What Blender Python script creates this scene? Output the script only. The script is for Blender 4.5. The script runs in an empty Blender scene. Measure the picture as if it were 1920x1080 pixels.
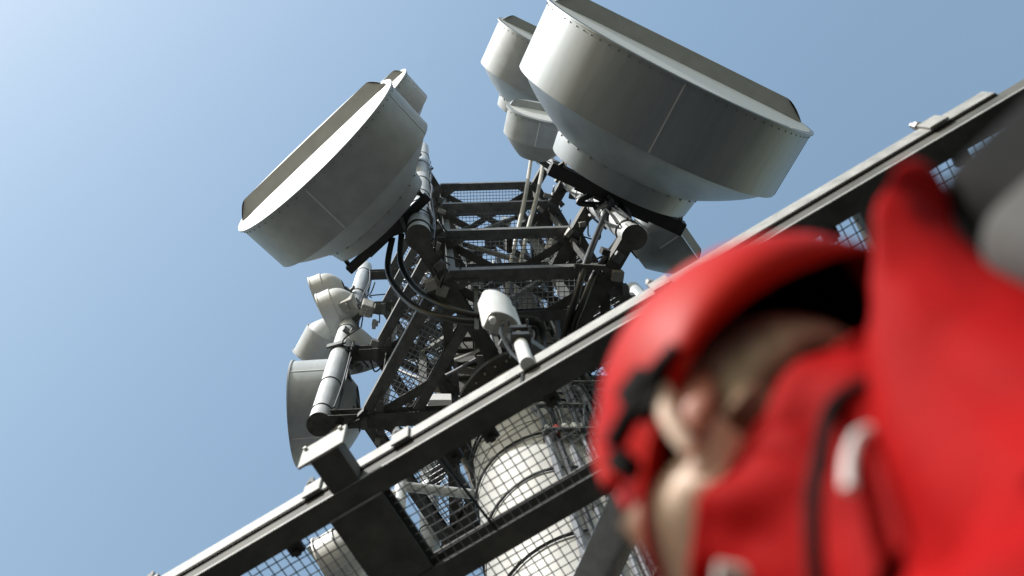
import bpy, bmesh, math, random
from mathutils import Vector as V, Matrix, Quaternion
random.seed(7)
R_ = math.radians
sc = bpy.context.scene
COL = sc.collection

# ---------------------------------------------------------------- camera
cd = bpy.data.cameras.new('camera'); cam = bpy.data.objects.new('camera', cd); COL.objects.link(cam)
cam.matrix_world = Matrix(((0.99657303, 0.03388348, -0.07545926, 0.0),
                           (0.01651868, -0.97539937, -0.21982537, 0.0),
                           (-0.08105137, 0.21782555, -0.97261642, 0.85),
                           (0, 0, 0, 1)))
cd.lens = 36; cd.sensor_width = 36; cd.clip_start = 0.02; cd.clip_end = 2000
cd.dof.use_dof = True; cd.dof.focus_distance = 14.0; cd.dof.aperture_fstop = 2.3
sc.camera = cam
# ---------------------------------------------------------------- sky and sun
SUN = V((-0.772, -0.636, 0.89)).normalized()
el = math.asin(SUN.z); az = math.atan2(SUN.x, SUN.y)
w = bpy.data.worlds.new('World'); sc.world = w; w.use_nodes = True
nt = w.node_tree; sky = nt.nodes.new('ShaderNodeTexSky'); sky.sky_type = 'NISHITA'
sky.sun_disc = False; sky.sun_elevation = el; sky.sun_rotation = az
sky.air_density = 2.95; sky.dust_density = 4.4; sky.ozone_density = 3.9; sky.altitude = 600
bg = nt.nodes['Background']; bg.inputs[1].default_value = 0.15
nt.links.new(sky.outputs[0], bg.inputs[0])
sd = bpy.data.lights.new('sun', 'SUN'); sd.energy = 4.6; sd.angle = R_(0.5); sd.color = (1, .992, .98)
so = bpy.data.objects.new('sun', sd); COL.objects.link(so)
so.rotation_euler = SUN.to_track_quat('Z', 'Y').to_euler(); so.location = (-20, -15, 40)
sc.view_settings.view_transform = 'Standard'; sc.view_settings.look = 'None'
sc.view_settings.exposure = 0.22; sc.view_settings.gamma = 1; sc.view_settings.use_curve_mapping = False
sc.cycles.use_denoising = True
sc.cycles.max_bounces = 6

# ---------------------------------------------------------------- materials
def mat(name, c1, c2=None, scale=6, rough=.5, metal=0, bump=0, detail=6, coat=0, stretch=None, rough2=None, spec=.5):
    m = bpy.data.materials.new(name); m.use_nodes = True
    t = m.node_tree; b = t.nodes['Principled BSDF']
    b.inputs['Roughness'].default_value = rough; b.inputs['Metallic'].default_value = metal
    b.inputs['Specular IOR Level'].default_value = spec
    b.inputs['Coat Weight'].default_value = coat
    if c2 is None:
        b.inputs['Base Color'].default_value = (*c1, 1); return m
    tc = t.nodes.new('ShaderNodeTexCoord'); mp = t.nodes.new('ShaderNodeMapping')
    if stretch: mp.inputs['Scale'].default_value = stretch
    nz = t.nodes.new('ShaderNodeTexNoise'); nz.inputs['Scale'].default_value = scale; nz.inputs['Detail'].default_value = detail
    nz.inputs['Roughness'].default_value = .62
    cr = t.nodes.new('ShaderNodeValToRGB'); cr.color_ramp.elements[0].color = (*c1, 1); cr.color_ramp.elements[1].color = (*c2, 1)
    cr.color_ramp.elements[0].position = .32; cr.color_ramp.elements[1].position = .68
    L = t.links.new
    L(tc.outputs['Object'], mp.inputs[0]); L(mp.outputs[0], nz.inputs['Vector']); L(nz.outputs[0], cr.inputs[0]); L(cr.outputs[0], b.inputs['Base Color'])
    if rough2 is not None:
        mr = t.nodes.new('ShaderNodeMapRange'); mr.inputs[3].default_value = rough; mr.inputs[4].default_value = rough2
        L(nz.outputs[0], mr.inputs[0]); L(mr.outputs[0], b.inputs['Roughness'])
    if bump:
        bp = t.nodes.new('ShaderNodeBump'); bp.inputs['Strength'].default_value = bump; bp.inputs['Distance'].default_value = .01
        L(nz.outputs[0], bp.inputs['Height']); L(bp.outputs[0], b.inputs['Normal'])
    return m
M = dict(
    galv=mat('galvanised_steel', (.10, .104, .102), (.20, .204, .198), 9, .5, .3, .05, rough2=.65),
    pipe=mat('galvanised_pipe', (.42, .44, .45), (.58, .60, .61), 5, .42, .2, .05, stretch=(3, 3, .6), rough2=.6),
    oldgalv=mat('weathered_galvanised', (.065, .064, .058), (.16, .158, .145), 5, .6, .25, .1, rough2=.75),
    darkgalv=mat('shade_and_wear_dark_steel', (.05, .05, .046), (.12, .118, .108), 5, .65, .2, .1, rough2=.8),  # weathered steel; the dark tone also carries shade on the canopy edge beam
    rail=mat('rail_galvanised', (.22, .222, .215), (.38, .38, .365), 11, .55, .15, .05, rough2=.7),
    wire=mat('galvanised_wire', (.18, .185, .19), (.28, .285, .29), 20, .45, .4),
    frame=mat('black_steel', (.012, .012, .012), (.03, .03, .028), 8, .5),
    dish=mat('white_dish_paint', (.40, .432, .455), (.49, .525, .548), 2.6, .42, 0, 0, stretch=(2.2, 2.2, .25), rough2=.5),
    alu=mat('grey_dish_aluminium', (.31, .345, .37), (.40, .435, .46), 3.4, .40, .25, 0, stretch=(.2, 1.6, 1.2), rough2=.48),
    cream=mat('cream_dish_paint', (.58, .59, .58), (.68, .69, .68), 4, .45),
    radome=mat('white_radome_fabric', (.78, .78, .77), (.84, .84, .83), 3, .5),
    hood=mat('grey_radome_shell', (.36, .385, .40), (.45, .475, .49), 4, .5),
    column=mat('pale_column_paint', (.37, .365, .345), (.50, .495, .47), 3, .5, 0, .03, stretch=(1, 1, .3)),
    ring=mat('dark_ring_paint', (.04, .04, .038), (.09, .09, .085), 6, .6),
    cable=mat('black_rubber', (.010, .011, .012), (.022, .024, .026), 12, .4),
    gcable=mat('grey_cable', (.10, .11, .13), (.17, .18, .20), 10, .45),
    conduit=mat('beige_waveguide', (.36, .35, .32), (.48, .47, .43), 10, .5),
    white=mat('white_plastic', (.78, .78, .77), (.84, .84, .83), 6, .35),
    grey=mat('grey_cast_box', (.30, .29, .27), (.42, .41, .38), 10, .55),
    bolt=mat('bolt_steel', (.25, .24, .22), (.45, .43, .40), 40, .4, .7),
    ground=mat('dark_gravel', (.010, .010, .009), (.028, .027, .025), 30, .9, 0, .4),
    red=mat('red_jacket_fabric', (.25, .0018, .0022), (.34, .003, .0035), 14, .7, 0, .08, spec=.06),
    redlining=mat('dark_red_lining', (.22, .004, .012), (.30, .006, .016), 14, .6),
    helmet=mat('red_helmet_plastic', (.40, .006, .002), (.48, .009, .003), 5, .5, spec=.10),
    black=mat('black_webbing', (.004, .004, .004), (.010, .009, .009), 30, .8, spec=.1),
    skin=mat('skin', (.70, .50, .39), (.80, .60, .48), 12, .55),
    earskin=mat('ear_skin', (.42, .16, .11), (.5, .2, .14), 12, .5),
    hair=mat('short_brown_hair', (.26, .21, .155), (.50, .42, .33), 60, .7, 0, .3, stretch=(1, 1, .2)),
    silver=mat('reflective_piping', (.75, .75, .74), (.85, .85, .84), 20, .3),
    pack=mat('grey_backpack_fabric', (.045, .045, .045), (.075, .075, .073), 16, .9, 0, .1),
    trousers=mat('dark_work_trousers', (.02, .022, .028), (.04, .042, .05), 20, .85),
    redtip=mat('red_tape', (.45, .05, .03), (.55, .08, .05), 10, .5),
)

# ---------------------------------------------------------------- mesh building
W = {}
class MB:
    def __init__(s): s.v = []; s.f = []
    def add(s, vs, fs):
        o = len(s.v); s.v += [V(p) for p in vs]; s.f += [tuple(i + o for i in q) for q in fs]; return s
    def box(s, c, size, rot=None):
        x, y, z = [k / 2 for k in size]; r = rot or Matrix.Identity(3); c = V(c)
        vs = [c + r @ V((i * x, j * y, k * z)) for i in (-1, 1) for j in (-1, 1) for k in (-1, 1)]
        return s.add(vs, [(0, 1, 3, 2), (4, 6, 7, 5), (0, 4, 5, 1), (2, 3, 7, 6), (0, 2, 6, 4), (1, 5, 7, 3)])
    def bar(s, p, q, w, h, up=(0, 0, 1), off=(0, 0)):
        p, q = V(p), V(q); d = (q - p).normalized(); up = V(up)
        if abs(d.dot(up)) > .98: up = V((1, 0, 0))
        x = d.cross(up).normalized(); y = x.cross(d)
        c = [p, q]; vs = []
        for b in c:
            for i, j in ((-1, -1), (1, -1), (1, 1), (-1, 1)):
                vs.append(b + x * (off[0] + i * w / 2) + y * (off[1] + j * h / 2))
        return s.add(vs, [(3, 2, 1, 0), (4, 5, 6, 7)] + [(i, (i + 1) % 4, (i + 1) % 4 + 4, i + 4) for i in range(4)])
    def channel(s, p, q, w, h, t=.012, side=1):
        # C section: web on one side, top and bottom flange
        s.bar(p, q, t, h, off=(side * (w / 2 - t / 2), 0))
        s.bar(p, q, w - t - .001, t, off=(-side * (t / 2 + .0005), h / 2 - t / 2 - .001))
        return s.bar(p, q, w - t - .001, t, off=(-side * (t / 2 + .0005), -h / 2 + t / 2 + .001))
    def tube(s, pts, r, n=8):
        pts = [V(p) for p in pts]; N = len(pts)
        rs = r if isinstance(r, (list, tuple)) else [r] * N
        d0 = (pts[1] - pts[0]).normalized(); ref = V((0, 0, 1)) if abs(d0.z) < .9 else V((1, 0, 0))
        x = d0.cross(ref).normalized(); o = len(s.v); prev = d0
        for i, p in enumerate(pts):
            d = ((pts[min(i + 1, N - 1)] - pts[max(i - 1, 0)])).normalized()
            x = prev.rotation_difference(d) @ x; prev = d
            y = d.cross(x)
            for k in range(n):
                a = 2 * math.pi * k / n; s.v.append(p + (x * math.cos(a) + y * math.sin(a)) * rs[i])
        for i in range(N - 1):
            for k in range(n):
                a = o + i * n + k; b = o + i * n + (k + 1) % n; s.f.append((a, b, b + n, a + n))
        s.f.append(tuple(o + k for k in range(n))[::-1]); s.f.append(tuple(o + (N - 1) * n + k for k in range(n)))
        return s
    def lathe(s, prof, mtx=None, n=72, a0=0, a1=2 * math.pi, axis='x', sx=1, sy=1):
        mtx = mtx or Matrix.Identity(4); full = abs(a1 - a0 - 2 * math.pi) < 1e-6; o = len(s.v)
        m = n if full else n + 1
        for (t, r) in prof:
            for k in range(m):
                a = a0 + (a1 - a0) * k / n
                p = V((t, r * math.cos(a) * sx, r * math.sin(a) * sy)) if axis == 'x' else V((r * math.cos(a) * sx, r * math.sin(a) * sy, t))
                s.v.append(mtx @ p)
        for i in range(len(prof) - 1):
            for k in range(n if full else n):
                a = o + i * m + k; b = o + i * m + (k + 1) % m
                if not full: b = a + 1
                s.f.append((a, b, b + m, a + m))
        return s
    def rings(s, rings, close=True, cap0=False, cap1=False):
        o = len(s.v); m = len(rings[0])
        for r in rings: s.v += [V(p) for p in r]
        for i in range(len(rings) - 1):
            for k in range(m):
                a = o + i * m + k; b = o + i * m + (k + 1) % m
                if k == m - 1 and not close: continue
                s.f.append((a, b, b + m, a + m))
        if cap0: s.f.append(tuple(o + k for k in range(m))[::-1])
        if cap1: s.f.append(tuple(o + (len(rings) - 1) * m + k for k in range(m)))
        return s
    def ball(s, c, r, n=10, m=7, rot=None):
        c = V(c); rr = r if isinstance(r, (tuple, list)) else (r, r, r); R = []
        rot = rot or Matrix.Identity(3)
        for j in range(m + 1):
            t = math.pi * (j + .001 * (j == 0) - .001 * (j == m)) / m
            R.append([c + rot @ V((rr[0] * math.sin(t) * math.cos(2 * math.pi * k / n), rr[1] * math.sin(t) * math.sin(2 * math.pi * k / n), -rr[2] * math.cos(t))) for k in range(n)])
        return s.rings(R, cap0=True, cap1=True)
    def build(s, name, m, parent=None, smooth=False, stuff=False, label=None, world=False, bevel=0, solid=0, fix=True):
        me = bpy.data.meshes.new(name)
        vs = s.v
        if world and parent is not None:
            inv = W[root_of(parent).name].inverted(); vs = [inv @ p for p in vs]
        me.from_pydata([tuple(p) for p in vs], [], s.f); me.materials.append(m)
        if fix:
            b = bmesh.new(); b.from_mesh(me); bmesh.ops.recalc_face_normals(b, faces=b.faces); b.to_mesh(me); b.free()
        me.update()
        if smooth:
            me.shade_smooth(); me.set_sharp_from_angle(angle=R_(38))
        o = bpy.data.objects.new(name, me); COL.objects.link(o)
        if parent is not None: o.parent = parent
        if stuff: o['kind'] = 'stuff'
        if label: o['label'] = label
        if bevel:
            md = o.modifiers.new('bevel', 'BEVEL'); md.width = bevel; md.segments = 2; md.limit_method = 'ANGLE'; md.harden_normals = False
        if solid:
            md = o.modifiers.new('solid', 'SOLIDIFY'); md.thickness = solid
        return o
def root_of(o):
    while o.parent is not None: o = o.parent
    return o
def thing(name, label, cat, loc=(0, 0, 0), rot=None, group=None):
    o = bpy.data.objects.new(name, None); COL.objects.link(o); o.empty_display_size = .2
    m = Matrix.Translation(V(loc))
    if rot is not None: m = m @ rot.to_4x4()
    o.matrix_world = m; W[o.name] = m
    o['label'] = label; o['category'] = cat
    if group: o['group'] = group
    return o
def spline(pts, k=6):
    pts = [V(p) for p in pts]; out = []
    for i in range(len(pts) - 1):
        a, b, c, d = pts[max(i - 1, 0)], pts[i], pts[i + 1], pts[min(i + 2, len(pts) - 1)]
        for j in range(k):
            t = j / k; out.append(.5 * ((2 * b) + (c - a) * t + (2 * a - 5 * b + 4 * c - d) * t * t + (3 * b - a - 3 * c + d) * t ** 3))
    out.append(pts[-1]); return out

# ---------------------------------------------------------------- ground
g = MB(); g.add([(-900, -900, 0), (900, -900, 0), (900, 900, 0), (-900, 900, 0)], [(0, 1, 2, 3)])
go = g.build('ground', M['ground']); go['kind'] = 'structure'

# ---------------------------------------------------------------- lattice tower
TC = V((1.115, 4.32, 0))
tower = thing('lattice_tower', 'grey steel lattice tower head with mesh walkways around a pale round column', 'tower', TC)
def hexpt(r, i, z): # corner 0 = front left, counting anticlockwise seen from below
    a = R_(240 + 60 * i); return V((TC.x + r * math.cos(a), TC.y + r * math.sin(a), z))
LEV = [13.0, 15.9, 18.8, 21.7]
RO, RI = 2.03, 1.42
def tp(mb, name, m='galv', **k): return mb.build(name, M[m], tower, world=True, **k)
# column
cm = MB().lathe([(0, .75), (4.5, .75), (4.505, .76), (4.56, .76), (4.565, .75), (8.9, .75), (8.905, .76), (8.96, .76), (8.965, .75), (10.6, .75), (10.605, .76), (10.66, .76), (10.665, .75), (12.55, .75)], Matrix.Translation(TC), 80, axis='z')
column = tp(cm, 'column', 'column', smooth=True)
rg = MB().lathe([(12.5, .752), (12.5, .93), (12.62, .93), (12.62, .80), (12.9, .80), (12.9, .5)], Matrix.Translation(TC), 72, axis='z')
rgo = rg.build('ring_flange', M['ring'], column, world=True, smooth=True)
bb = MB()
for k in range(36):
    a = k * math.pi / 18; c = TC + V((.86 * math.cos(a), .86 * math.sin(a), 12.49)); bb.tube([c, c + V((0, 0, -.03))], .016, 6)
bb.build('flange_bolts', M['bolt'], column, world=True, stuff=True)
capm = MB().lathe([(12.9, .60), (13.6, .60), (13.6, .02)], Matrix.Translation(TC), 60, axis='z')
capm.build('column_neck', M['column'], column, world=True, smooth=True)
# cable loops round the column
for z, dz, r, ph in ((10.35, .18, .775, 0), (11.35, .3, .78, .6), (11.5, .35, .795, .8), (9.2, -.1, .77, .2), (8.1, .12, .772, 1.0)):
    pts = [TC + V((r * math.cos(a), r * math.sin(a), z + dz * math.sin(a + ph))) for a in [2 * math.pi * k / 48 for k in range(49)]]
    MB().tube(pts, .014, 6).build('cable_loop', M['cable'], column, world=True, smooth=True)
# rings, arms and braces on every level
for li, z in enumerate(LEV):
    for i in range(6):
        a, b = hexpt(RO, i, z), hexpt(RO, i + 1, z)
        e = (b - a).normalized()
        tp(MB().channel(a + e * .09, b - e * .09, .15, .17, .012, 1), 'ring_beam')
        a2, b2 = hexpt(RI, i, z), hexpt(RI, i + 1, z); e2 = (b2 - a2).normalized()
        tp(MB().channel(a2 + e2 * .09, b2 - e2 * .09, .13, .16, .012, -1), 'inner_ring_beam')
        rad = (hexpt(1, i, 0) - TC); rad.z = 0; rad.normalize()
        p0 = V((TC.x, TC.y, z - .03)) + rad * (.84 if li == 0 else 1.30); p1 = V((TC.x, TC.y, z - .03)) + rad * (RO + .60)
        arm = MB(); arm.channel(p0, p1, .17, .22, .014, 1); arm.bar(p0 + V((0, 0, -.118)), p1 + V((0, 0, -.118)), .18, .012)
        tp(arm, 'radial_arm', 'oldgalv')
        # flat bolted splice on the arm at the ring
        c = V((TC.x, TC.y, z - .17)) + rad * RO
        sp = MB().bar(c - rad * .04, c + rad * .04, .21, .02); tp(sp, 'splice_plate')
        # grating of this side, clipped to the trapezoid between both rings
        m = (a + b) / 2; nrm = (m - V((TC.x, TC.y, z))).normalized(); hO = RO * math.cos(R_(30)) - .07; hI = RI * math.cos(R_(30)) + .06
        gr = MB(); zz = z + .075
        o = V((TC.x, TC.y, zz)); t30 = math.tan(R_(30)); k = -hO * t30
        while k < hO * t30:
            lo = max(hI, abs(k) / t30)
            if lo < hO - .02: gr.bar(o + e * k + nrm * lo, o + e * k + nrm * hO, .008, .028)
            k += .066
        k = hI
        while k < hO:
            w2 = k * t30; gr.bar(o - e * w2 + nrm * k, o + e * w2 + nrm * k, .010, .010, off=(0, .008)); k += .066
        tp(gr, 'grating_panel', 'wire', stuff=True)
    # flat cross bracing between alternate corners
    for i in range(6):
        a, b = hexpt(RO - .1, i, z - .05 - .02 * (i % 2)), hexpt(RO - .1, i + 2, z - .05 - .02 * (i % 2))
        if li == 0:
            d = (b - a).normalized(); q = a + d * 1.05; tp(MB().bar(a, q, .12, .014), 'cross_brace', 'oldgalv')
            tp(MB().bar(b, b - d * 1.05, .12, .014), 'cross_brace', 'oldgalv')
        else: tp(MB().bar(a, b, .12, .014), 'cross_brace', 'oldgalv')
for i in range(6):
    a = hexpt(RO - .16, i, LEV[0] - .1); b = hexpt(RO - .16, i, LEV[-1] + .1)
    lg = MB(); lg.bar(a, b, .10, .012, up=(TC - a).normalized()); lg.bar(a, b, .012, .10, up=(TC - a).normalized(), off=(.045, .06)); tp(lg, 'corner_leg')
    a = hexpt(RI - .1, i, LEV[0] - .05); b = hexpt(RI - .1, i, LEV[-1] + .1); tp(MB().bar(a, b, .11, .11), 'inner_leg')
for li in range(3):
    for i in range(6):
        a = hexpt(RI - .1, i, LEV[li] + .15); b = hexpt(RI - .1, i + 1, LEV[li + 1] - .15)
        if (i + li) % 2: a, b = hexpt(RI - .1, i + 1, LEV[li] + .15), hexpt(RI - .1, i, LEV[li + 1] - .15)
        tp(MB().bar(a, b, .07, .07), 'diagonal_brace', 'oldgalv')
for li, z in enumerate(LEV):
    for i in range(6):
        c = hexpt(RO - .04, i, z - .112); t1 = (hexpt(RO, i + 1, z) - hexpt(RO, i, z)).normalized(); t0 = (hexpt(RO, i - 1, z) - hexpt(RO, i, z)).normalized()
        a, b, d = c + t1 * .42, c + t0 * .42, c + (t0 + t1) * .2
        gp = MB(); up_ = V((0, 0, .006))
        gp.rings([[a - up_, c - up_, b - up_, d - up_], [a + up_, c + up_, b + up_, d + up_]], cap0=True, cap1=True); go_ = tp(gp, 'gusset_plate', 'galv')
        bm_ = MB()
        for q in (t0 * .15, t0 * .28, t1 * .15, t1 * .28): bm_.tube([c + q + (t0 + t1) * .03 - up_, c + q + (t0 + t1) * .03 - up_ * 5], .014, 6)
        bm_.build('gusset_bolts', M['bolt'], go_, world=True, stuff=True)
# antenna pipes standing on the arms at the corners
def mount_pipe(i, xy, z0, z1, r=.145):
    p = V((xy[0], xy[1], 0)); m = MB()
    m.tube([p + V((0, 0, z0)), p + V((0, 0, z1))], r, 28)
    po = tp(m, 'antenna_pipe', 'pipe', smooth=True)
    cp = MB(); cp.tube([p + V((0, 0, z0 - .012)), p + V((0, 0, z0 - .0005))], r + .012, 28)
    cp.build('end_plate', M['oldgalv'], po, world=True, smooth=True)
    z = z0 + .35
    while z < z1:
        for k in range(random.choice((1, 2)) if z < 16 else 1):
            zz = z + k * .06; t = random.uniform(-.05, .05)
            ring = [p + V(((r + .006) * math.cos(a), (r + .006) * math.sin(a), zz + t * math.cos(a))) for a in [2 * math.pi * q / 24 for q in range(25)]]
            MB().tube(ring, .008, 5).build('strap', M['cable'], po, world=True, smooth=True)
        z += random.uniform(.9, 1.6) * (1 if z < 16 else 1.8)
    return po
PIPE = {}
for i, xy, z1 in ((0, (-.17, 2.06), 25.2), (1, (2.42, 2.14), 23.6), (2, (3.74, 4.32), 19.5), (3, (2.42, 6.58), 20), (4, (-.19, 6.58), 20), (5, (-1.46, 4.34), 22.5)):
    PIPE[i] = V((xy[0], xy[1], 0)); mount_pipe(i, xy, 12.86, z1)
# central cable bundle rising inside the tower head
for k in range(26):
    a = random.uniform(0, 6.28); r = random.uniform(.15, .95); x, y = TC.x + r * math.cos(a), TC.y + r * math.sin(a)
    pts = [V((x + random.uniform(-.05, .05), y + random.uniform(-.05, .05), z)) for z in (13.7, 15.5, 17.5, 19.5, 21.5)]
    pts[0] = V((TC.x + .62 * math.cos(a), TC.y + .62 * math.sin(a), 13.2))
    tp(MB().tube(spline(pts, 4), random.choice((.022, .03, .04)), 6), 'riser_cable', random.choice(('cable', 'gcable', 'cable', 'conduit')), smooth=True)
for (x, y, z0, z1, w_, d_) in ((.75, 4.0, 13.6, 21.5, .34, .22), (1.5, 4.1, 13.6, 19.5, .3, .3), (1.1, 4.75, 13.6, 21.5, .5, .2), (.45, 4.6, 13.1, 18.5, .2, .3), (1.75, 4.6, 13.1, 20.5, .22, .36)):
    d = MB(); d.bar((x, y, z0), (x, y, z1), w_, .02); d.bar((x, y, z0), (x, y, z1), .02, d_, off=(w_ / 2, .0)); d.bar((x, y, z0), (x, y, z1), .02, d_, off=(-w_ / 2 - .02, 0))
    q = z0 + .3
    while q < z1: d.box((x, y, q), (w_ + .1, d_ + .08, .04)); q += .7
    tp(d, 'cable_duct', 'darkgalv')
for k in range(34):
    a = random.uniform(0, 6.28); z = random.uniform(13.2, 20.5); r0, r1 = random.uniform(.3, 1.0), random.uniform(.9, 1.9); b_ = a + random.uniform(-.7, .7)
    p0 = V((TC.x + r0 * math.cos(a), TC.y + r0 * math.sin(a), z)); p1 = V((TC.x + r1 * math.cos(b_), TC.y + r1 * math.sin(b_), z + random.uniform(-.6, 1.4)))
    mm = (p0 + p1) / 2 + V((random.uniform(-.2, .2), random.uniform(-.2, .2), -.35))
    tp(MB().tube(spline([p0, mm, p1], 6), random.choice((.012, .016, .024)), 6), 'link_cable', random.choice(('cable', 'cable', 'gcable', 'conduit')), smooth=True)
for k in range(22):
    a = random.uniform(0, 6.28); r = random.uniform(.9, 1.75); z = random.choice(LEV) + random.uniform(.15, .5)
    b_ = MB().box((0, 0, 0), (random.uniform(.1, .3), random.uniform(.08, .2), random.uniform(.12, .4)), Matrix.Rotation(a, 3, 'Z'))
    b_.v = [p + V((TC.x + r * math.cos(a), TC.y + r * math.sin(a), z)) for p in b_.v]
    tp(b_, 'junction_box', random.choice(('grey', 'white', 'darkgalv', 'galv')), bevel=.008)
# feeder cables and struts in front of the column
tray = MB(); tray.bar((1.12, 3.66, 3), (1.12, 3.66, 12.6), .05, .06); tray.bar((2.16, 3.72, 3), (2.16, 3.72, 12.6), .05, .06)
z = 3.2
while z < 12.5: tray.bar((1.12, 3.66, z), (2.16, 3.72, z), .03, .04); z += .45
tray.add([(1.10, 3.70, 3), (2.18, 3.76, 3), (2.18, 3.76, 12.5), (1.10, 3.70, 12.5)], [(0, 1, 2, 3)])
tro = tp(tray, 'cable_tray', 'frame')
x = 1.02; k = 0
while x < 2.2:
    r = random.choice((.022, .028, .034, .034)); j = random.uniform(-.05, .02)
    top = 12.4 + random.uniform(-1.8, .5)
    pts = [V((x + random.uniform(-.012, .012), 3.56 + j, z)) for z in (3, 5.5, 7, 8, 9, 10, top - .4)] + [V((x + random.uniform(-.1, .1), 3.6, top)), V((x + random.uniform(-.2, .2), 3.68, top + .35))]
    MB().tube(spline(pts, 4), r, 8).build('feeder_cable', M[random.choice(('gcable', 'gcable', 'cable'))], tro, world=True, smooth=True)
    x += r * 2 + random.choice((.01, .03, .05)); k += 1
for z in (7.2, 7.9, 8.6, 9.3, 10.0, 10.7, 11.4):
    x0 = random.choice((1.0, 1.0, 1.45)); x1 = x0 + random.uniform(.5, .75)
    br = MB(); br.bar((x0, 3.46, z), (x1, 3.48, z), .04, .04); br.bar((x0, 3.46, z), (x0, 3.70, z + .02), .03, .03)
    for q in range(3):
        bx = x0 + (x1 - x0) * (q + .5) / 3; br.tube([(bx, 3.47, z - .07), (bx, 3.47, z + .09)], .01, 5)
    br.build('cable_bracket', M['galv'], tro, world=True)
for q in range(5):
    x = 1.04 + .085 * q; z = 10.0 + .05 * random.random()
    MB().tube([(x, 3.49, z), (x, 3.49, z + .12)], .034, 10).build('cable_connector', M[('white', 'redtip', 'white', 'white', 'bolt')[q]], tro, world=True, smooth=True)
for q in range(7):
    x = 1.0 + .1 * q; s = random.uniform(-.15, .15)
    MB().tube(spline([(x, 3.5, 10.15), (x + s * .4, 3.42, 10.45), (x + s, 3.5, 10.8), (x + s * 1.3, 3.6, 11.3)], 5), .012, 6).build('jumper_cable', M[random.choice(('cable', 'gcable'))], tro, world=True, smooth=True)

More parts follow.
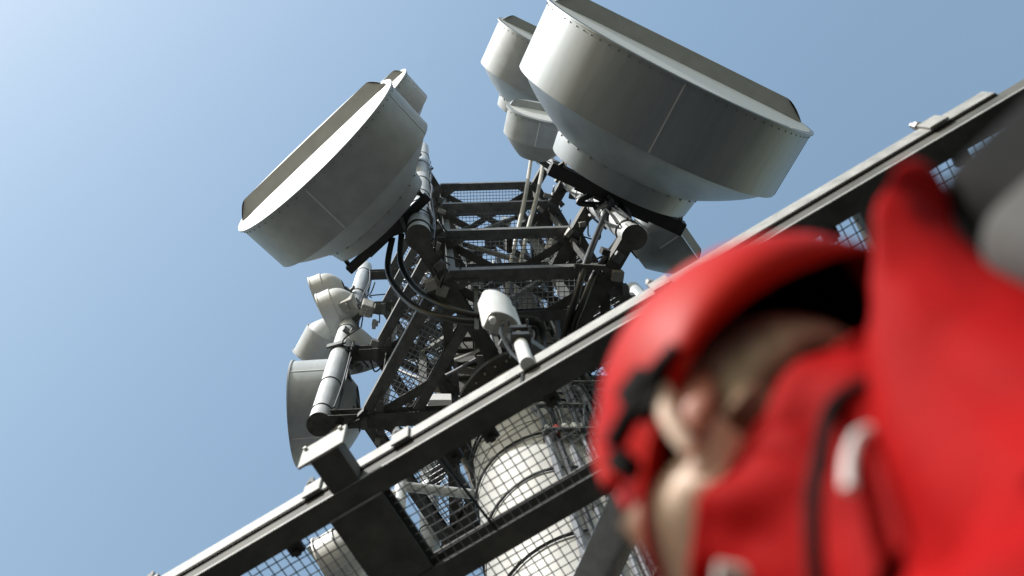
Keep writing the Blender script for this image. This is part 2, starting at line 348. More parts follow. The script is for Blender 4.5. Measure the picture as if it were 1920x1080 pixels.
# ---------------------------------------------------------------- dish antennas
def axis_rot(az, el):
    return Matrix.Rotation(R_(az), 3, 'Z') @ Matrix.Rotation(R_(-el), 3, 'Y')
def dish(name, label, c, az, el, R, d, bowl, collar, pipe, paint='dish', hood=.11, group=None, rivets=True, beam=None, seam=True, lip=.035, cat='dish antenna', drum_back=.965, arm=True, n=96, radome='radome', dome=1.35):
    rot = axis_rot(az, el); t = thing(name, label, cat, c, rot, group); inv = W[t.name].inverted()
    def B(mb, nm, m, **k): return mb.build(nm, M[m], t, **k)
    # shroud: thin drum with a folded lip at the front and a short return at the back
    sh = MB().lathe([(-.01, R - .012), (0, R - .006), (0, R), (-d, R * .992), (-d, R * drum_back), (-d + .02, R * drum_back), (-d + .02, R - .02), (-.01, R - .012)], None, n)
    so_ = B(sh, 'shroud', paint, smooth=True)
    fl = MB().lathe([(.012, R - .03), (.012, R + lip), (-.012, R + lip), (-.012, R + .001)], None, n); B(fl, 'rim_flange', paint, smooth=True)
    if rivets:
        rv = MB(); K = int(R * 42)
        for k in range(K):
            a = 2 * math.pi * k / K; q = V((-.05, (R + .001) * math.cos(a), (R + .001) * math.sin(a))); o2 = V((0, math.cos(a), math.sin(a))) * .009
            rv.tube([q - o2, q + o2], [.012, .007], 6)
        rv.build('rivets', M['bolt'], so_, stuff=True)
    if seam:
        for a in (-98, -20, 70, 160):
            a = R_(a); o2 = V((0, math.cos(a), math.sin(a)))
            MB().bar(V((-.03, 0, 0)) + o2 * (R * .9995), V((-d + .01, 0, 0)) + o2 * (R * .993), .018, .012, up=o2).build('seam_strip', M['white'], so_)
    (sb, rb) = bowl; r0 = R * drum_back - .01
    prof = []
    for k in range(13):
        f_ = k / 12; prof.append((-d + .03 - (sb - d + .03) * f_, r0 + (rb - r0) * (f_ ** dome)))
    B(MB().lathe(prof, None, n), 'reflector_back', paint, smooth=True)
    if collar:
        (s3, rc) = collar
        co = B(MB().lathe([(-sb + .03, rb * 1.012), (-sb - .02, rb * 1.012), (-s3, rc), (-s3, rc * .93), (-s3 + .05, rc * .93), (-s3 + .05, .02)], None, n), 'back_ring', paint, smooth=True)
        bo = MB(); K = int(rb * 26)
        for k in range(K):
            a = 2 * math.pi * k / K; o2 = V((0, math.cos(a), math.sin(a))); q = V((-sb - .005, 0, 0)) + o2 * rb * 1.016
            bo.tube([q - o2 * .01, q + o2 * .015], .012, 6)
        bo.build('ring_bolts', M['bolt'], co, stuff=True)
    else: s3 = sb
    B(MB().lathe([(.016, R - .028), (.02, R * .7), (.022, .01)], None, n), 'radome', radome, smooth=True)
    if hood:
        h = hood * R; K = 40; hm = MB(); rows = []
        for j in range(6):
            f_ = j / 5; row = []
            for k in range(K + 1):
                a = math.pi * k / K; y0, z0 = R * .965 * math.cos(a), R * .965 * math.sin(a)
                row.append(V((.023 + h * (1 - (1 - f_) ** 1.6), y0 + (R * .83 * math.cos(a) - y0) * f_, z0 * (1 - f_) + 1.2 * h * f_ * min(1, 3 * math.sin(a) + .999))))
            rows.append(row)
        hm.rings(rows, close=False)
        hm.add([V((.023, R * .965, 0)), V((.023, -R * .965, 0)), V((.023 + h, -R * .83, 1.2 * h)), V((.023 + h, R * .83, 1.2 * h))], [(0, 1, 2, 3)])
        B(hm, 'radome_hood', 'hood', smooth=True)
    if beam:
        sbm, vb, L, bw = beam
        f = MB(); f.bar((-sbm, -L / 2, vb), (-sbm, L / 2, vb), bw, bw)
        fo = B(f, 'mount_beam', 'frame', bevel=.012)
        MB().bar((-sbm - bw * .75 + .02, -L * .28, vb + .16), (-sbm - bw * .75 + .02, L * .28, vb + .16), .08, .14).build('clamp_beam', M['frame'], fo)
        rc = collar[1]
        for sgn in (-1, 1):
            y = sgn * L / 2 * .93; yy = sgn * min(abs(y), rc * .86)
            zz = -math.sqrt(max(rc * rc - yy * yy, 0)) * .98
            for nm_, (p, q, a_, b_) in (('bracket_plate', (V((-sb - .06, yy, zz * .995)), V((-s3 - .02, yy, zz * .995)), .11, .016)),):
                MB().bar(p, q, a_, b_, up=V((0, yy, zz))).build(nm_, M['galv'], fo)
            MB().bar((-s3 - .01, yy, zz * .98), (-sbm, y, vb), .05, .05).build('strut', M['frame'], fo)
            MB().tube([(-s3 + .03, yy * .98, zz * .99), (-sbm - .06, y, vb + .02)], .012, 6).build('adjusting_rod', M['bolt'], fo)
        # feed elbow behind the middle
        MB().tube(spline([(-s3 + .06, .05, vb * .4), (-s3 - .12, .05, vb * .5), (-sbm - .02, .12, vb * .8), (-sbm - .1, .28, vb)], 5), .035, 8).build('feed_elbow', M['frame'], fo, smooth=True)
    # arm from the back of the dish to its pipe
    if arm:
        back = W[t.name] @ V((-(beam[0] if beam else s3 - .02), 0, (beam[1] if beam else 0)))
        tgt = V((pipe.x, pipe.y, back.z))
        if (tgt - back).length > .2:
            am = MB(); am.bar(back, tgt, .10, .12); 
            am.build('mount_arm', M['frame' if beam else 'oldgalv'], t, world=True)
            cl = MB()
            dv = (tgt - back).normalized()
            cl.bar(tgt - dv * .19 + V((0, 0, -.1)), tgt - dv * .19 + V((0, 0, .1)), .30, .05, up=dv)
            MB().bar(tgt + dv * .17 + V((0, 0, -.08)), tgt + dv * .17 + V((0, 0, .08)), .30, .03, up=dv).build('clamp_jaw', M['galv'], t, world=True)
            cl.build('pipe_clamp', M['galv'], t, world=True)
    return t
GD = 'drum dish antennas on the tower'
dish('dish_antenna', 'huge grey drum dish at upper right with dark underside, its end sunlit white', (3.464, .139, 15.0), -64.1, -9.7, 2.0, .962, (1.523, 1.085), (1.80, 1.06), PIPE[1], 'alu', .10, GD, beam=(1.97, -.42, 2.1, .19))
dish('dish_antenna', 'large white drum dish at upper left with its bright face turned away from the tower', (-1.472, 1.175, 14.2), 228.4, -8, 1.329, .701, (1.031, .776), (1.20, .755), PIPE[0], 'dish', .12, GD, beam=(1.31, -.42, 1.42, .11))
dish('dish_antenna', 'smaller drum dish peeping out above and behind the large white left dish', (-1.17, .89, 21.0), 228.4, -8, 1.0, .62, (.85, .5), (1.0, .48), PIPE[0], 'dish', .12, GD)
dish('dish_antenna', 'topmost white drum dish half hidden behind the huge right dish', (2.74, -.13, 22.0), -64, -9, 1.4, .92, (1.35, .75), (1.55, .72), PIPE[1], 'dish', .11, GD)
dish('dish_antenna', 'small rounded drum dish tucked below the topmost dish, bowl towards the cables', (1.95, .93, 18.5), -78, -12, .60, .46, (.80, .26), None, PIPE[1], 'dish', .16, GD, drum_back=.975)
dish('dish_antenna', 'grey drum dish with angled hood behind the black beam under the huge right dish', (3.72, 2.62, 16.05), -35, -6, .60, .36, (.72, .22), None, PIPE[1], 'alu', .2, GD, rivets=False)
GS = 'small dishes on the left pipe'
dish('dish_antenna', 'upper of two shallow cream dishes on the left pipe, partly hidden by the other', (-2.16, 4.30, 19.5), 160, -4, .43, .22, (.54, .16), None, PIPE[5], 'cream', 0, dome=2.6, group= GS, rivets=False, seam=False, lip=.012, n=48)
dish('dish_antenna', 'lower shallow cream dish overlapping its twin beside the grey radio boxes', (-1.84, 4.24, 17.9), 157, -4, .42, .23, (.56, .16), None, PIPE[5], 'cream', 0, dome=2.6, group= GS, rivets=False, seam=False, lip=.012, n=48)
dish('dish_antenna', 'white bucket shaped drum dish pointing down left beneath the two cream dishes', (-2.12, 5.24, 18.6), 120, -6, .47, .52, (.86, .16), None, PIPE[5], 'dish', 0, GS, rivets=False, seam=False, lip=.02, n=56)
dish('dish_antenna', 'grey cone backed dish showing just right of the left pipe', (-1.12, 4.72, 16.5), 75, -4, .34, .2, (.62, .10), None, PIPE[5], 'dish', 0, GS, rivets=False, seam=False, lip=.012, n=48)
dish('dish_antenna', 'wide pale drum dish seen edge on behind the lowest end of the left pipe', (-2.17, 5.25, 15.9), 178, 0, .80, .62, (.95, .36), None, PIPE[5], 'dish', 0, GS, rivets=False, n=72, lip=.02)
dish('dish_antenna', 'white dish with grey hood seen through the mesh at the bottom left', (-1.56, 6.86, 14.0), 150, -6, .46, .3, (.6, .16), None, PIPE[4], 'white', .3, None, rivets=False, seam=False, n=48)

# ---------------------------------------------------------------- radio boxes and other equipment
def radio_box(label, c, size, yaw, pipe=None, group='radio boxes on the tower', white_top=True):
    t = thing('radio_box', label, 'radio box', c, Matrix.Rotation(R_(yaw), 3, 'Z'), group)
    x, y, z = size
    MB().box((0, 0, 0), size).build('housing', M['grey'], t, bevel=.02)
    MB().box((0, 0, z / 2 + .018), (x * 1.02, y * 1.02, .03)).build('lid', M['white'], t, bevel=.008)
    fin = MB()
    for k in range(6): fin.box((x / 2 + .015, -y / 2 + y * (k + .5) / 6, 0), (.03, .008, z * .8))
    fin.build('cooling_fins', M['grey'], t, stuff=True)
    cn = MB()
    for k in (-1, 0, 1): cn.tube([(0, k * y * .25, -z / 2), (0, k * y * .25, -z / 2 - .06)], .016, 8)
    cn.build('connectors', M['bolt'], t)
    if pipe is not None:
        MB().bar(V(c), V((pipe.x, pipe.y, c[2])), .08, .10).build('bracket', M['oldgalv'], t, world=True)
    return t
radio_box('grey radio box with pale lid between the lower cream dish and the left pipe', (-1.44, 3.98, 17.7), (.20, .20, .40), 160, PIPE[5])
radio_box('grey radio box on the tower side of the left pipe', (-1.14, 4.05, 17.6), (.19, .20, .40), 20, PIPE[5])
radio_box('small pale box on the third beam at the right, beside tangled cables', (1.98, 3.0, 17.2), (.18, .3, .34), 30, None)
radio_box('small pale box on the third beam at the left end', (.06, 2.72, 17.4), (.16, .26, .26), -30, None)

# white radio unit on a pole clamped to the canopy rail
px, py = .437, 1.455
t = thing('antenna_unit', 'white D shaped antenna unit with cables below, on a short pole above the rail', 'antenna unit', (px - .085, py - .03, 6.22), Matrix.Rotation(R_(25), 3, 'Z'))
def dprof(z, k=1.0):
    k *= .80; z *= .88; pts = []
    for q in range(9):
        a = R_(-90 + 180 * q / 8); pts.append(V((.115 * math.sin(a) * k, -.035 - .055 * math.cos(a) * k, z)))
    pts += [V((.115 * k, .05 * k, z)), V((.1 * k, .062 * k, z)), V((-.1 * k, .062 * k, z)), V((-.115 * k, .05 * k, z))]
    return pts
MB().rings([dprof(.0, .93), dprof(.015), dprof(.60), dprof(.63, .9)], cap0=False, cap1=True).build('radome_cover', M['white'], t, smooth=True)
MB().rings([dprof(-.002, .92), dprof(.012, .92)], cap0=True, cap1=True).build('base_plate', M['grey'], t)
for k, xx in enumerate((-.06, .0, .05)):
    co = MB().tube([(xx, -.02, 0), (xx, -.02, -.05)], (.02, .013, .013)[k], 10).build('connector', M[('white', 'bolt', 'conduit')[k]], t, smooth=True)
    if k: MB().tube(spline([(xx, -.02, -.04), (xx - .01, -.0, -.15), (xx + .05, .04, -.30), (xx + .09, .03, -.50), (xx + .08, .06, -.75)], 5), .010, 6).build('cable', M[('cable', 'gcable')[k - 1]], t, smooth=True)
MB().bar((.08, .05, .12), (.075, .13, .12), .05, .03).build('bracket', M['galv'], t)
MB().bar((.08, .05, .42), (.075, .13, .42), .05, .03).build('bracket', M['galv'], t)
pole = thing('antenna_pole', 'short white pole with dark clamps carrying the white antenna unit', 'pole', (px, py, 0))
MB().tube([(0, 0, 5.60), (0, 0, 6.68)], .036, 20).build('tube', M['white'], pole, smooth=True)
for z in (5.98, 6.12):
    c = MB(); c.box((0, -.03, z), (.11, .05, .05)); c.box((0, .05, z), (.11, .03, .05)); c.tube([(-.05, -.09, z), (-.05, .08, z)], .007, 6); c.tube([(.05, -.09, z), (.05, .08, z)], .007, 6)
    c.build('clamp', M['frame'], pole)
MB().bar((.02, .03, 6.05), (.14, .12, 6.05), .09, .12).build('tilt_bracket', M['galv'], pole)
MB().box((.16, .14, 6.0), (.12, .10, .2)).build('surge_box', M['frame'], pole, bevel=.01)

# pole with a small antenna left of the column
t = thing('side_antenna', 'white pole antenna on a horizontal grey pipe left of the pale column', 'antenna', (-.40, 4.12, 9.9))
MB().tube([(0, 0, -.7), (0, 0, .62)], .06, 16).build('pole', M['pipe'], t, smooth=True)
MB().tube([(.02, .02, .5), (.95, .18, .5)], .05, 14).build('arm', M['pipe'], t, smooth=True)
MB().box((-.1, -.05, -.15), (.14, .18, .5)).build('antenna_body', M['white'], t, bevel=.03)
MB().box((.05, .05, -.5), (.16, .14, .26)).build('junction_box', M['oldgalv'], t, bevel=.01)

def cable(name, label, pts, r, m, group=None):
    o = thing(name, label, 'cable', pts[0], None, group); mb = MB().tube(spline(pts, 8), r, 10)
    mb.build('sheath', M[m], o, world=True, smooth=True); return o
c = cable('feeder_hose', 'outer thick black hose sweeping from the left dish mount to the tower middle', [(-.52, 2.25, 14.0), (-.59, 2.6, 13.85), (-.48, 2.77, 13.35), (-.2, 2.9, 12.75), (.21, 2.95, 12.35), (.63, 2.98, 12.25), (1.14, 3.09, 12.45), (1.2, 3.4, 12.9)], .04, 'cable')
c = cable('feeder_hose', 'inner thick black hose of the pair under the left dish, nearer the front beams', [(-.40, 2.2, 14.0), (-.42, 2.55, 13.85), (-.26, 2.75, 13.35), (0, 2.82, 12.75), (.39, 2.89, 12.35), (.82, 2.93, 12.25), (1.21, 3.04, 12.45), (1.3, 3.4, 12.9)], .04, 'cable')
MB().bar((.46, 3.0, 12.05), (.50, 2.7, 12.95), .05, .02).build('hose_clamp', M['galv'], c, world=True)
c = cable('feeder_hose', 'left thick black hose looping over the right antenna pipe and down', [(2.3, 1.85, 14.9), (2.03, 1.98, 14.85), (2.37, 2.02, 14.85), (2.44, 1.95, 14.55), (2.2, 2.1, 13.85), (1.82, 2.4, 12.75), (1.64, 2.72, 12.35), (1.55, 2.99, 12.35), (1.5, 3.3, 12.5)], .042, 'cable')
c = cable('feeder_hose', 'right thick black hose bending beside its neighbour over the right antenna pipe', [(2.5, 1.9, 14.9), (2.3, 2.08, 14.9), (2.6, 2.05, 14.85), (2.62, 2.1, 14.25), (2.35, 2.25, 13.45), (1.94, 2.52, 12.75), (1.71, 2.82, 12.35), (1.62, 3.04, 12.35), (1.6, 3.3, 12.5)], .042, 'cable')
MB().bar((1.66, 2.42, 12.62), (2.02, 2.46, 12.66), .06, .06).build('hose_clamp', M['oldgalv'], c, world=True)
cable('waveguide', 'left pale beige waveguide running from the small drum dish down the tower front', [(1.98, 1.75, 20.6), (1.90, 1.98, 20.3), (1.61, 2.30, 18.25), (1.38, 2.72, 17.15), (1.19, 3.18, 16.45), (1.09, 3.6, 16.05), (1.05, 4, 15.0)], .036, 'conduit')
cable('waveguide', 'right pale beige waveguide of the pair down the tower front', [(2.22, 1.80, 20.6), (2.14, 2.02, 20.3), (1.82, 2.28, 18.25), (1.54, 2.72, 17.15), (1.34, 3.19, 16.45), (1.24, 3.6, 16.05), (1.2, 4, 15.0)], .036, 'conduit')
GT = 'thin black cables along the antenna pipes'
for i, lab in ((0, 'thin black cables tied along the left front antenna pipe'), (1, 'thin black cables tied along the right front antenna pipe'), (5, 'thin black cables tied along the far left antenna pipe')):
    o = thing('pipe_cables', lab, 'cables', PIPE[i] + V((0, 0, 14)), None, GT)
    for k in range(4):
        a0 = R_({0: -20, 1: 200, 5: -30}[i] + 28 * k); pts = []
        for q in range(10):
            z = 13.1 + q * .95; a = a0 + random.uniform(-.25, .25); r = .165 + random.uniform(0, .05)
            pts.append(PIPE[i] + V((r * math.cos(a), r * math.sin(a), z)))
        MB().tube(spline(pts, 4), .013, 6).build('cable', M['cable'], o, world=True, smooth=True)
# small fittings crowding the arms: clamps, boxes and loops
for i, lab in ((0, 'clamps and looped jumper cables at the left front corner of the tower'), (1, 'clamps and looped jumper cables at the right front corner of the tower'), (5, 'clamps and looped jumper cables beside the far left pipe')):
    o = thing('cable_fittings', lab, 'fittings', PIPE[i] + V((0, 0, 15)), None, 'cable fittings at the tower corners')
    inw = (TC - PIPE[i]); inw.z = 0; inw.normalize(); sd_ = V((-inw.y, inw.x, 0))
    for z in LEV[:3]:
        for k in range(4):
            c = PIPE[i] + inw * random.uniform(.15, .7) + sd_ * random.uniform(-.25, .25) + V((0, 0, z + random.uniform(-.28, -.1)))
            m = MB().box(c, (random.uniform(.06, .14), random.uniform(.06, .14), random.uniform(.08, .18)), Matrix.Rotation(random.uniform(0, 3), 3, 'Z')); m.build('clamp_block', M[random.choice(('galv', 'frame', 'grey', 'bolt'))], o, world=True)
        for k in range(5):
            a = PIPE[i] + inw * random.uniform(.05, .5) + sd_ * random.uniform(-.2, .2) + V((0, 0, z + random.uniform(-.2, .7)))
            b = a + inw * random.uniform(.1, .6) + sd_ * random.uniform(-.4, .4) + V((0, 0, random.uniform(-.5, .3)))
            mm = (a + b) / 2 + V((random.uniform(-.15, .15), random.uniform(-.15, .15), -.18))
            MB().tube(spline([a, mm, b], 6), .012, 6).build('jumper_cable', M['cable'], o, world=True, smooth=True)

# ---------------------------------------------------------------- mesh canopy over the walkway
CR = Matrix(((.8701, .4929, 0), (-.4929, .8701, 0), (0, 0, 1)))
can = thing('mesh_canopy', 'grey steel mesh canopy overhead with a bright rail along its outer edge', 'canopy', (.75, 1.311, 5.45), CR)
def cp(mb, name, m='galv', **k): return mb.build(name, M[m], can, **k)
U0, U1, V1 = -3.2, 3.2, 1.52
e = MB(); e.box(((U0 + U1) / 2, .055, .006), (U1 - U0, .11, .012)); e.box(((U0 + U1) / 2, .010, .082), (U1 - U0, .012, .138)); cp(e, 'edge_beam', 'darkgalv')  # web's dark colour stands in for shade cast by the top rail
lip = MB(); lip.box(((U0 + U1) / 2, -.003, .009), (U1 - U0, .005, .018)); cp(lip, 'edge_strip', 'rail')
tr = MB(); tr.box(((U0 + 2.23) / 2, .019, .202), (2.23 - U0, .066, .118)); tro2 = cp(tr, 'top_rail', 'rail', bevel=.002)
tr = MB(); tr.box(((U0 + 2.23) / 2, .012, .139), (2.23 - U0, .04, .007)); cp(tr, 'rail_shadow_line', 'frame')  # black strip drawn as the thin shadow line under the top rail
for u in (-2.55, -1.58, -1.07, .41, 1.93):
    cl = MB(); cl.box((u, -.026, .20), (.10, .012, .135)); cl.box((u, .015, .268), (.10, .09, .012)); co = cl.build('rail_clamp', M['rail'], can, bevel=.003)
    MB().tube([(u - .03, -.012, .27), (u - .03, -.012, .38)], .013, 6).build('bolt', M['bolt'], co)
    MB().tube([(u - .03, -.012, .30), (u - .03, -.012, .335)], .023, 6).build('nut', M['bolt'], co)
sec = MB(); uc = (U0 + U1) / 2; sec.box((uc, .6385, .006), (U1 - U0, .123, .012)); sec.box((uc, .6385, .154), (U1 - U0, .123, .012)); sec.box((uc, .694, .08), (U1 - U0, .012, .134)); cp(sec, 'inner_beam', 'darkgalv')
sec = MB(); sec.box(((U0 + U1) / 2, V1 + .06, .08), (U1 - U0, .12, .16)); cp(sec, 'rear_beam', 'oldgalv', bevel=.005)
xp = MB(); xp.box((-1.395, .343, .0115), (.29, .464, .013)); xp.box((-1.395, .343, .158), (.29, .464, .013)); xp.box((-1.45, .343, .085), (.012, .464, .132)); cp(xp, 'cross_beam', 'darkgalv')
for u in (1.45, 3.0, -3.0):
    xp = MB(); xp.box((u, .343, .085), (.16, .464, .15)); cp(xp, 'cross_beam', 'oldgalv', bevel=.004)
xs = MB(); xs.box((-1.395, .105, .02), (.29, .012, .05)); cp(xs, 'joint_strip', 'rail')
st = MB(); st.box((-1.377, -.106, .072), (.15, .195, .15)); sto = cp(st, 'stub_beam', 'darkgalv', bevel=.004)
MB().box((-1.385, -.211, .092), (.25, .014, .235)).build('end_plate', M['rail'], sto, bevel=.003)
for sx in (-.1, .1):
    MB().tube([(-1.385 + sx, -.218, .17), (-1.385 + sx, -.235, .17)], .011, 6).build('plate_bolt', M['bolt'], sto)
for u in (-2.3, -1.75, -.86, -.66, -.32, .2, .75, 1.2, 1.9, 2.3):
    c = MB(); c.box((u, .135, .012), (.075, .055, .03)); c.box((u, .15, -.01), (.03, .03, .03)); cp(c, 'mesh_clip', 'frame')
def panel(u0, u1, v0, v1, z=.05):
    m = MB(); u = u0 + .02; p = .048
    while u < u1:
        j = random.uniform(-.0035, .0035); m.tube([(u + j, v0, z), (u + j * .3 + random.uniform(-.002, .002), (v0 + v1) / 2, z + random.uniform(-.005, .003)), (u - j, v1, z)], .0032, 5); u += p
    v = v0 + .02
    while v < v1:
        m.tube([(u0 + (u1 - u0) * q / 12, v + random.uniform(-.0025, .0025), z - .0066 + random.uniform(-.004, .002)) for q in range(13)], .0032, 5); v += p
    cp(m, 'mesh_panel', 'wire', stuff=True)
panel(U0 + .05, -1.55, .09, .60); panel(-1.24, 1.36, .09, .60); panel(1.54, U1 - .05, .09, .60)
panel(U0 + .05, -.6, .68, V1 + .02, .047); panel(-.6, U1 - .05, .68, V1 + .02, .047)
rb = MB(); rb.tube([(-.93, .11, .036), (-.89, .60, .036)], .008, 8); cp(rb, 'stiffener_rod', 'frame')
# diagonal angle brace below the mesh
d0, d1 = V((-.18, .705, -.02)), V((-1.25, 1.5, -.02)); dd = (d1 - d0).normalized(); sdv = V((-dd.y, dd.x, 0))
br = MB(); br.bar(d0, d1, .17, .012); bo_ = cp(br, 'diagonal_brace', 'pipe')
MB().bar(d0 + V((0, 0, 0)), d1,   .012, .10, off=(.088, -.057)).build('brace_lip', M['rail'], bo_)
for u, v in ((-3.1, .64), (3.1, .64), (-3.1, V1 + .06), (3.1, V1 + .06)):
    cp(MB().box((u, v, -2.727), (.14, .115, 5.446)), 'support_post', 'oldgalv')

# ---------------------------------------------------------------- the worker
YAW = math.atan2(.68, -.73)
PR = Matrix.Rotation(YAW, 3, 'Z')
per = thing('person', 'worker in red jacket and red hard hat looking towards the tower, close and blurred', 'person', (.384, .375, 0), PR)
PI_ = W[per.name].inverted()
HM = Matrix(((-.65436707, -.59958663, -.46075982, .27925601), (.61167575, -.77795589, .14365723, .27714507), (-.44458577, -.18783105, .87582132, 1.64033582), (0, 0, 0, 1)))
HL = PI_ @ HM      # head frame in the person's own frame
def H(x, y, z): return HL @ V((x, y, z))
def skin_mesh(name, nodes, edges, m, parent, levels=2):
    names = list(nodes); me = bpy.data.meshes.new(name)
    me.from_pydata([tuple(nodes[k][0]) for k in names], [(names.index(a), names.index(b)) for a, b in edges], [])
    me.materials.append(m); o = bpy.data.objects.new(name, me); COL.objects.link(o); o.parent = parent
    o.modifiers.new('skin', 'SKIN'); sv = me.skin_vertices[0].data
    for i, k in enumerate(names):
        r = nodes[k][1]; sv[i].radius = r if isinstance(r, tuple) else (r, r); sv[i].use_root = (i == 0)
    o.modifiers['skin'].use_smooth_shade = True; o.modifiers['skin'].branch_smoothing = .4
    s = o.modifiers.new('subdivision', 'SUBSURF'); s.levels = levels; s.render_levels = levels
    return o
N = {'pelvis': ((-.02, -.05, .95), .13), 'waist': ((0, -.05, 1.10), .12), 'chest': ((.0, -.04, 1.28), .13), 'neckbase': ((-.01, .06, 1.42), .06),
     'neck': (H(.02, 0, -.12), .052), 'skull': (H(.04, 0, -.01), .082), 'crown': (H(.035, 0, .06), .065), 'face': (H(.115, 0, -.035), .072), 'jaw': (H(.12, .0, -.085), .078), 'cheek': (H(.135, .03, -.06), .062), 'chin': (H(.15, 0, -.115), .028), 'nose': (H(.18, 0, -.035), .018)}
Ed = [('pelvis', 'waist'), ('waist', 'chest'), ('chest', 'neckbase'), ('neckbase', 'neck'), ('neck', 'skull'), ('skull', 'crown'), ('skull', 'face'), ('face', 'jaw'), ('face', 'cheek'), ('jaw', 'chin'), ('face', 'nose')]
for s, nm in ((1, 'l'), (-1, 'r')):
    N['sho' + nm] = ((0, s * .15 - .045, 1.35), .06); N['elb' + nm] = ((.02, s * .22 - .05, 1.10), .045); N['wri' + nm] = ((.22, s * .20 - .05, 1.0), .03); N['palm' + nm] = ((.30, s * .20 - .05, 1.0), .035)
    Ed += [('chest', 'sho' + nm), ('sho' + nm, 'elb' + nm), ('elb' + nm, 'wri' + nm), ('wri' + nm, 'palm' + nm)]
    for k in range(4):
        a, b = 'f%d' % k + nm, 'g%d' % k + nm; L = (.075, .085, .08, .06)[k]; y = s * (.20 + (.03 - .02 * k)) - .05
        N[a] = ((.33 + L * .5, y, 1.005), .010); N[b] = ((.33 + L, y, .98), .008); Ed += [('palm' + nm, a), (a, b)]
    N['t' + nm] = ((.30, s * .155 - .05, 1.02), .012); N['u' + nm] = ((.335, s * .14 - .05, 1.02), .010); Ed += [('palm' + nm, 't' + nm), ('t' + nm, 'u' + nm)]
    N['hip' + nm] = ((-.01, s * .10 - .04, .88), .09); N['kne' + nm] = ((.03, s * .12, .50), .06); N['ank' + nm] = ((-.02, s * .13, .10), .04); N['toe' + nm] = ((.14, s * .14, .05), .035)
    Ed += [('pelvis', 'hip' + nm), ('hip' + nm, 'kne' + nm), ('kne' + nm, 'ank' + nm), ('ank' + nm, 'toe' + nm)]
body = skin_mesh('body', N, Ed, M['skin'], per)
# jacket
J = {'hem': ((-.02, -.05, .86), (.17, .17)), 'waist': ((-.005, -.05, 1.06), (.165, .165)), 'chest': ((-.01, -.04, 1.25), (.16, .165)), 'yoke': ((-.03, .03, 1.37), (.12, .115))}
JE = [('hem', 'waist'), ('waist', 'chest'), ('chest', 'yoke')]
for s, nm in ((1, 'l'), (-1, 'r')):
    J['sho' + nm] = ((-.02, s * .155 - .05, 1.355), .092); J['ua' + nm] = ((-.01, s * .19 - .05, 1.25), .076); J['elb' + nm] = ((.02, s * .23 - .05, 1.10), .066); J['cuf' + nm] = ((.20, s * .205 - .05, 1.0), .05)
    JE += [('chest', 'sho' + nm), ('sho' + nm, 'ua' + nm), ('ua' + nm, 'elb' + nm), ('elb' + nm, 'cuf' + nm)]
jk = skin_mesh('jacket', J, JE, M['red'], per, 3)
ft = bpy.data.textures.new('folds', 'CLOUDS'); ft.noise_scale = .06; ft.noise_depth = 1
def folds(o, k, sub=0):
    if sub:
        q = o.modifiers.new('subdivision', 'SUBSURF'); q.levels = sub; q.render_levels = sub
    q = o.modifiers.new('folds', 'DISPLACE'); q.texture = ft; q.strength = k; q.mid_level = .5; q.texture_coords = 'LOCAL'
folds(jk, .045)
def ell(c, rx, ry, tilt=0, roll=0, n=40, wob=0, p=2.0):
    out = []
    for k in range(n):
        a = 2 * math.pi * k / n; ca, sa = math.cos(a), math.sin(a)
        x = rx * math.copysign(abs(ca) ** (2 / p), ca); y = ry * math.copysign(abs(sa) ** (2 / p), sa)
        r = 1 + wob * math.sin(3 * a + 1.1)
        out.append(V(c) + V((x * r, y * r, tilt * x + roll * y)))
    return out
col_ = MB(); col_.rings([ell((-.0, .055, 1.36), .13, .11, -.15, .1), ell((.01, .075, 1.42), .12, .10, -.25, .1, wob=.03), ell((.025, .095, 1.475), .125, .098, -.33, .1, wob=.02, p=2.4), ell((.035, .105, 1.515), .138, .098, -.36, .1, p=2.6),
                        ell((.034, .105, 1.51), .126, .087, -.36, .1, p=2.6), ell((.02, .09, 1.45), .105, .08, -.3, .1)])
cpo = col_.build('collar', M['red'], jk, smooth=True)
folds(cpo, .03, 2)
MB().tube([(.105, .150, 1.445), (.122, .172, 1.45)], .009, 12).build('snap_button', M['grey'], jk, smooth=True)
hd = MB(); hd.rings([ell((-.06, .055, 1.29), .14, .14, 0, 0, 28), ell((-.065, .11, 1.43), .10, .085, -.2, .1, 28), ell((-.10, .16, 1.52), .058, .046, -.6, .2, 28), ell((-.138, .182, 1.58), .048, .040, -.6, .2, 28), ell((-.168, .196, 1.615), .036, .030, -.6, .2, 28), ell((-.182, .202, 1.634), .020, .018, -.6, .2, 28)], cap1=True)
hdo = hd.build('hood', M['red'], jk, smooth=True); folds(hdo, .016, 2)
STRIPE = [(-.014, .178, 1.445), (-.004, .188, 1.432), (.010, .192, 1.412), (.022, .192, 1.390)]
# piping on the shoulder
MB().tube(spline(STRIPE, 5), .004, 8).build('reflective_stripe', M['silver'], jk, smooth=True)
tz = {}
T = {'hip': ((-.02, 0, .93), (.15, .16))}; TE = []
for s, nm in ((1, 'l'), (-1, 'r')):
    T['th' + nm] = ((-.01, s * .10, .80), .105); T['kn' + nm] = ((.03, s * .12, .50), .085); T['cu' + nm] = ((-.02, s * .13, .12), .075); TE += [('hip', 'th' + nm), ('th' + nm, 'kn' + nm), ('kn' + nm, 'cu' + nm)]
skin_mesh('trousers', T, TE, M['trousers'], per)
for s in (1, -1):
    b = MB(); b.rings([ell((.04, s * .137, .0), .145, .055, n=20), ell((.04, s * .137, .03), .145, .055, n=20), ell((.02, s * .135, .08), .12, .05, n=20), ell((-.02, s * .13, .13), .06, .055, n=20), ell((-.02, s * .13, .22), .06, .06, n=20)], cap0=True, cap1=True)
    b.build('boot', M['black'], per, smooth=True)

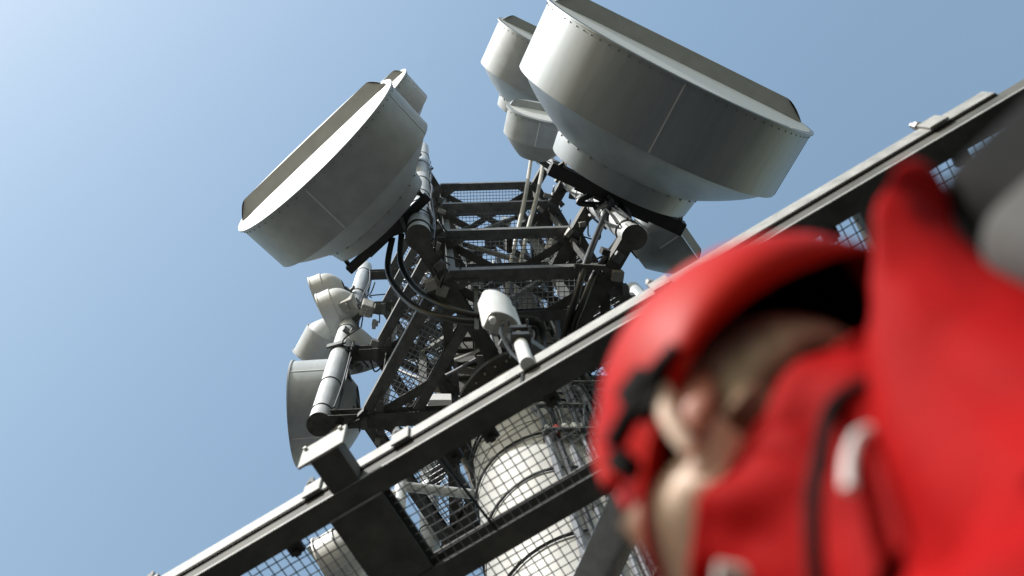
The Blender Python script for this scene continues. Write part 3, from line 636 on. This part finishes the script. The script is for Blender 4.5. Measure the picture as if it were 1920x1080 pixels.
# head details
def hb(mb, name, m, parent=per, **k):
    mb.v = [HL @ p for p in mb.v]; return mb.build(name, M[m], parent, **k)
hair = MB(); rr = []
for j in range(9):
    t = R_(-28 + 110 * j / 8); rr.append([V((.038 + .104 * math.cos(t) * math.cos(a), .087 * math.cos(t) * math.sin(a), .10 * math.sin(t) - .02)) for a in [R_(70 + 220 * k / 20) for k in range(21)]])
hair.rings(rr, close=False); hb(hair, 'hair', 'hair', smooth=True, solid=.012, fix=False)
for s in (1, -1):
    e_ = MB(); p0, p1 = V((.042, s * .086, .004)), V((.118, s * .086, -.058)); ax_ = (p1 - p0).normalized(); up_ = V((.62, 0, .78))
    pts = [p0 + (p1 - p0) * q + up_ * (.014 * math.sin(math.pi * q)) + V((0, s * .012 * math.sin(math.pi * q), 0)) for q in [k / 12 for k in range(13)]]
    e_.tube(pts, [.005 + .0035 * math.sin(math.pi * k / 12) + .001 * (k > 9) for k in range(13)], 10)
    eo = hb(e_, 'ear', 'skin', smooth=True)
    rt = Matrix((ax_, V((0, 1, 0)), ax_.cross(V((0, 1, 0))))).transposed()
    c2 = MB().ball((p0 + p1) / 2 - up_ * .004 + V((0, s * .001, 0)), (.036, .010, .018), rot=rt); hb(c2, 'ear_bowl', 'earskin', eo, smooth=True)
    ey = MB().ball((.158, s * .032, -.012), .013); hb(ey, 'eye', 'white', smooth=True)
mo = MB().ball((.172, 0, -.078), (.008, .024, .006)); hb(mo, 'mouth', 'redlining', smooth=True)
# hard hat
a_, b_, h_ = .150, .120, .155
hel = MB(); rg_ = []
for j in range(10):
    t = math.pi / 2 * j / 9.02
    rg_.append([V((a_ * math.cos(t) ** .85 * math.cos(a), b_ * math.cos(t) ** .85 * math.sin(a), h_ * math.sin(t))) for a in [2 * math.pi * k / 48 for k in range(48)]])
rg_.insert(0, [V((a_ * (1.01 - .05 * max(0, -math.cos(a))) * math.cos(a), b_ * (1.01 - .2 * max(0, min(1, .35 - 1.2 * math.cos(a)))) * math.sin(a), -.036 + .026 * math.cos(a))) for a in [2 * math.pi * k / 48 for k in range(48)]])
hel.rings(rg_, cap1=True)
helo = hb(hel, 'hard_hat', 'helmet', smooth=True, solid=.004)
brim = MB(); R0 = []; R1 = []
for k in range(25):
    a = R_(-58 + 116 * k / 24); f_ = math.cos(a * 90 / 58) ** .7 if abs(a) < R_(57.9) else 0
    R0.append(V((a_ * .985 * math.cos(a), b_ * .985 * math.sin(a), -.014))); R1.append(V(((a_ + .045 * f_) * math.cos(a), (b_ + .03 * f_) * math.sin(a), -.014 - .014 * f_)))
brim.rings([R0, R1], close=False); hb(brim, 'brim', 'helmet', helo, smooth=True, solid=.004)
ridge = MB()
for yy in (-.03, 0, .03):
    ridge.tube([V((a_ * 1.0 * math.cos(t) * 1.01, yy * (1 + .1), h_ * math.sin(t) * (1.0 - .03 * abs(yy) / .03))) for t in [R_(25 + 130 * k / 14) for k in range(15)]], .008, 8)
hb(ridge, 'crown_ridges', 'helmet', helo, smooth=True)
lin = MB(); lin.rings([[V((a_ * .93 * s_ * math.cos(a), b_ * .93 * s_ * math.sin(a), z_)) for a in [2 * math.pi * k / 32 for k in range(32)]] for z_, s_ in ((.004, 1), (.04, .98), (.09, .85), (.12, .6), (.13, .2))], cap1=True)
hb(lin, 'lining', 'black', helo, smooth=True, solid=.003, fix=False)
for yy in (1, -1):
    cl = MB()
    cl.tube([V((.088, yy * .096, .004)), V((.092, yy * .112, .002))], .022, 5); cl.bar(V((.088, yy * .108, .002)), V((.05, yy * .112, -.012)), .018, .006); cl.bar(V((.088, yy * .108, .002)), V((.135, yy * .092, .012)), .016, .006); cl.tube([V((.138, yy * .07, .004)), V((.142, yy * .09, .002))], .010, 8)
    hb(cl, 'strap_anchor', 'black', helo)

# ---------------------------------------------------------------- backpack
bp = thing('backpack', 'grey backpack with black straps on the back of the worker in red', 'backpack', (.384, .375, 0), PR)
def rbox(c, size, r=.06, n=6):
    m = MB(); x, y, z = [k / 2 for k in size]; rings = []
    for j in range(2 * n + 2):
        if j <= n: t = -math.pi / 2 + math.pi / 2 * j / n; zc = -z + r
        else: t = math.pi / 2 * (j - n - 1) / n; zc = z - r
        rr_ = max(r * math.cos(t), .0005); row = []
        for qx, qy, a0 in ((1, 1, 0), (-1, 1, 90), (-1, -1, 180), (1, -1, 270)):
            for k in range(7):
                a = R_(a0 + 15 * k); row.append(V(c) + V((qx * (x - r) + rr_ * math.cos(a), qy * (y - r) + rr_ * math.sin(a), zc + r * math.sin(t))))
        rings.append(row)
    return m.rings(rings, cap0=True, cap1=True)
bag = rbox((-.27, .04, 1.36), (.18, .30, .62), .05).build('bag', M['black'], bp, smooth=True)
rbox((-.24, .160, 1.452), (.18, .08, .175), .038).build('side_pocket', M['pack'], bp, smooth=True)
for s in (1, -1):
    st = MB(); P_ = spline([(-.20, s * .09 - .02, 1.40), (-.08, s * .115 + .045, 1.46), (-.02, s * .13 + .06, 1.478), (.02, s * .14 + .053, 1.435), (.058, s * .14 + .05, 1.375), (.12, s * .13 - .0, 1.31), (.165, s * .125 - .04, 1.2), (.10, s * .17 - .05, 1.02), (-.18, s * .15 - .04, 1.0)], 6)
    st.tube(P_, .0055, 8)
    st.build('shoulder_strap', M['black'], bp)
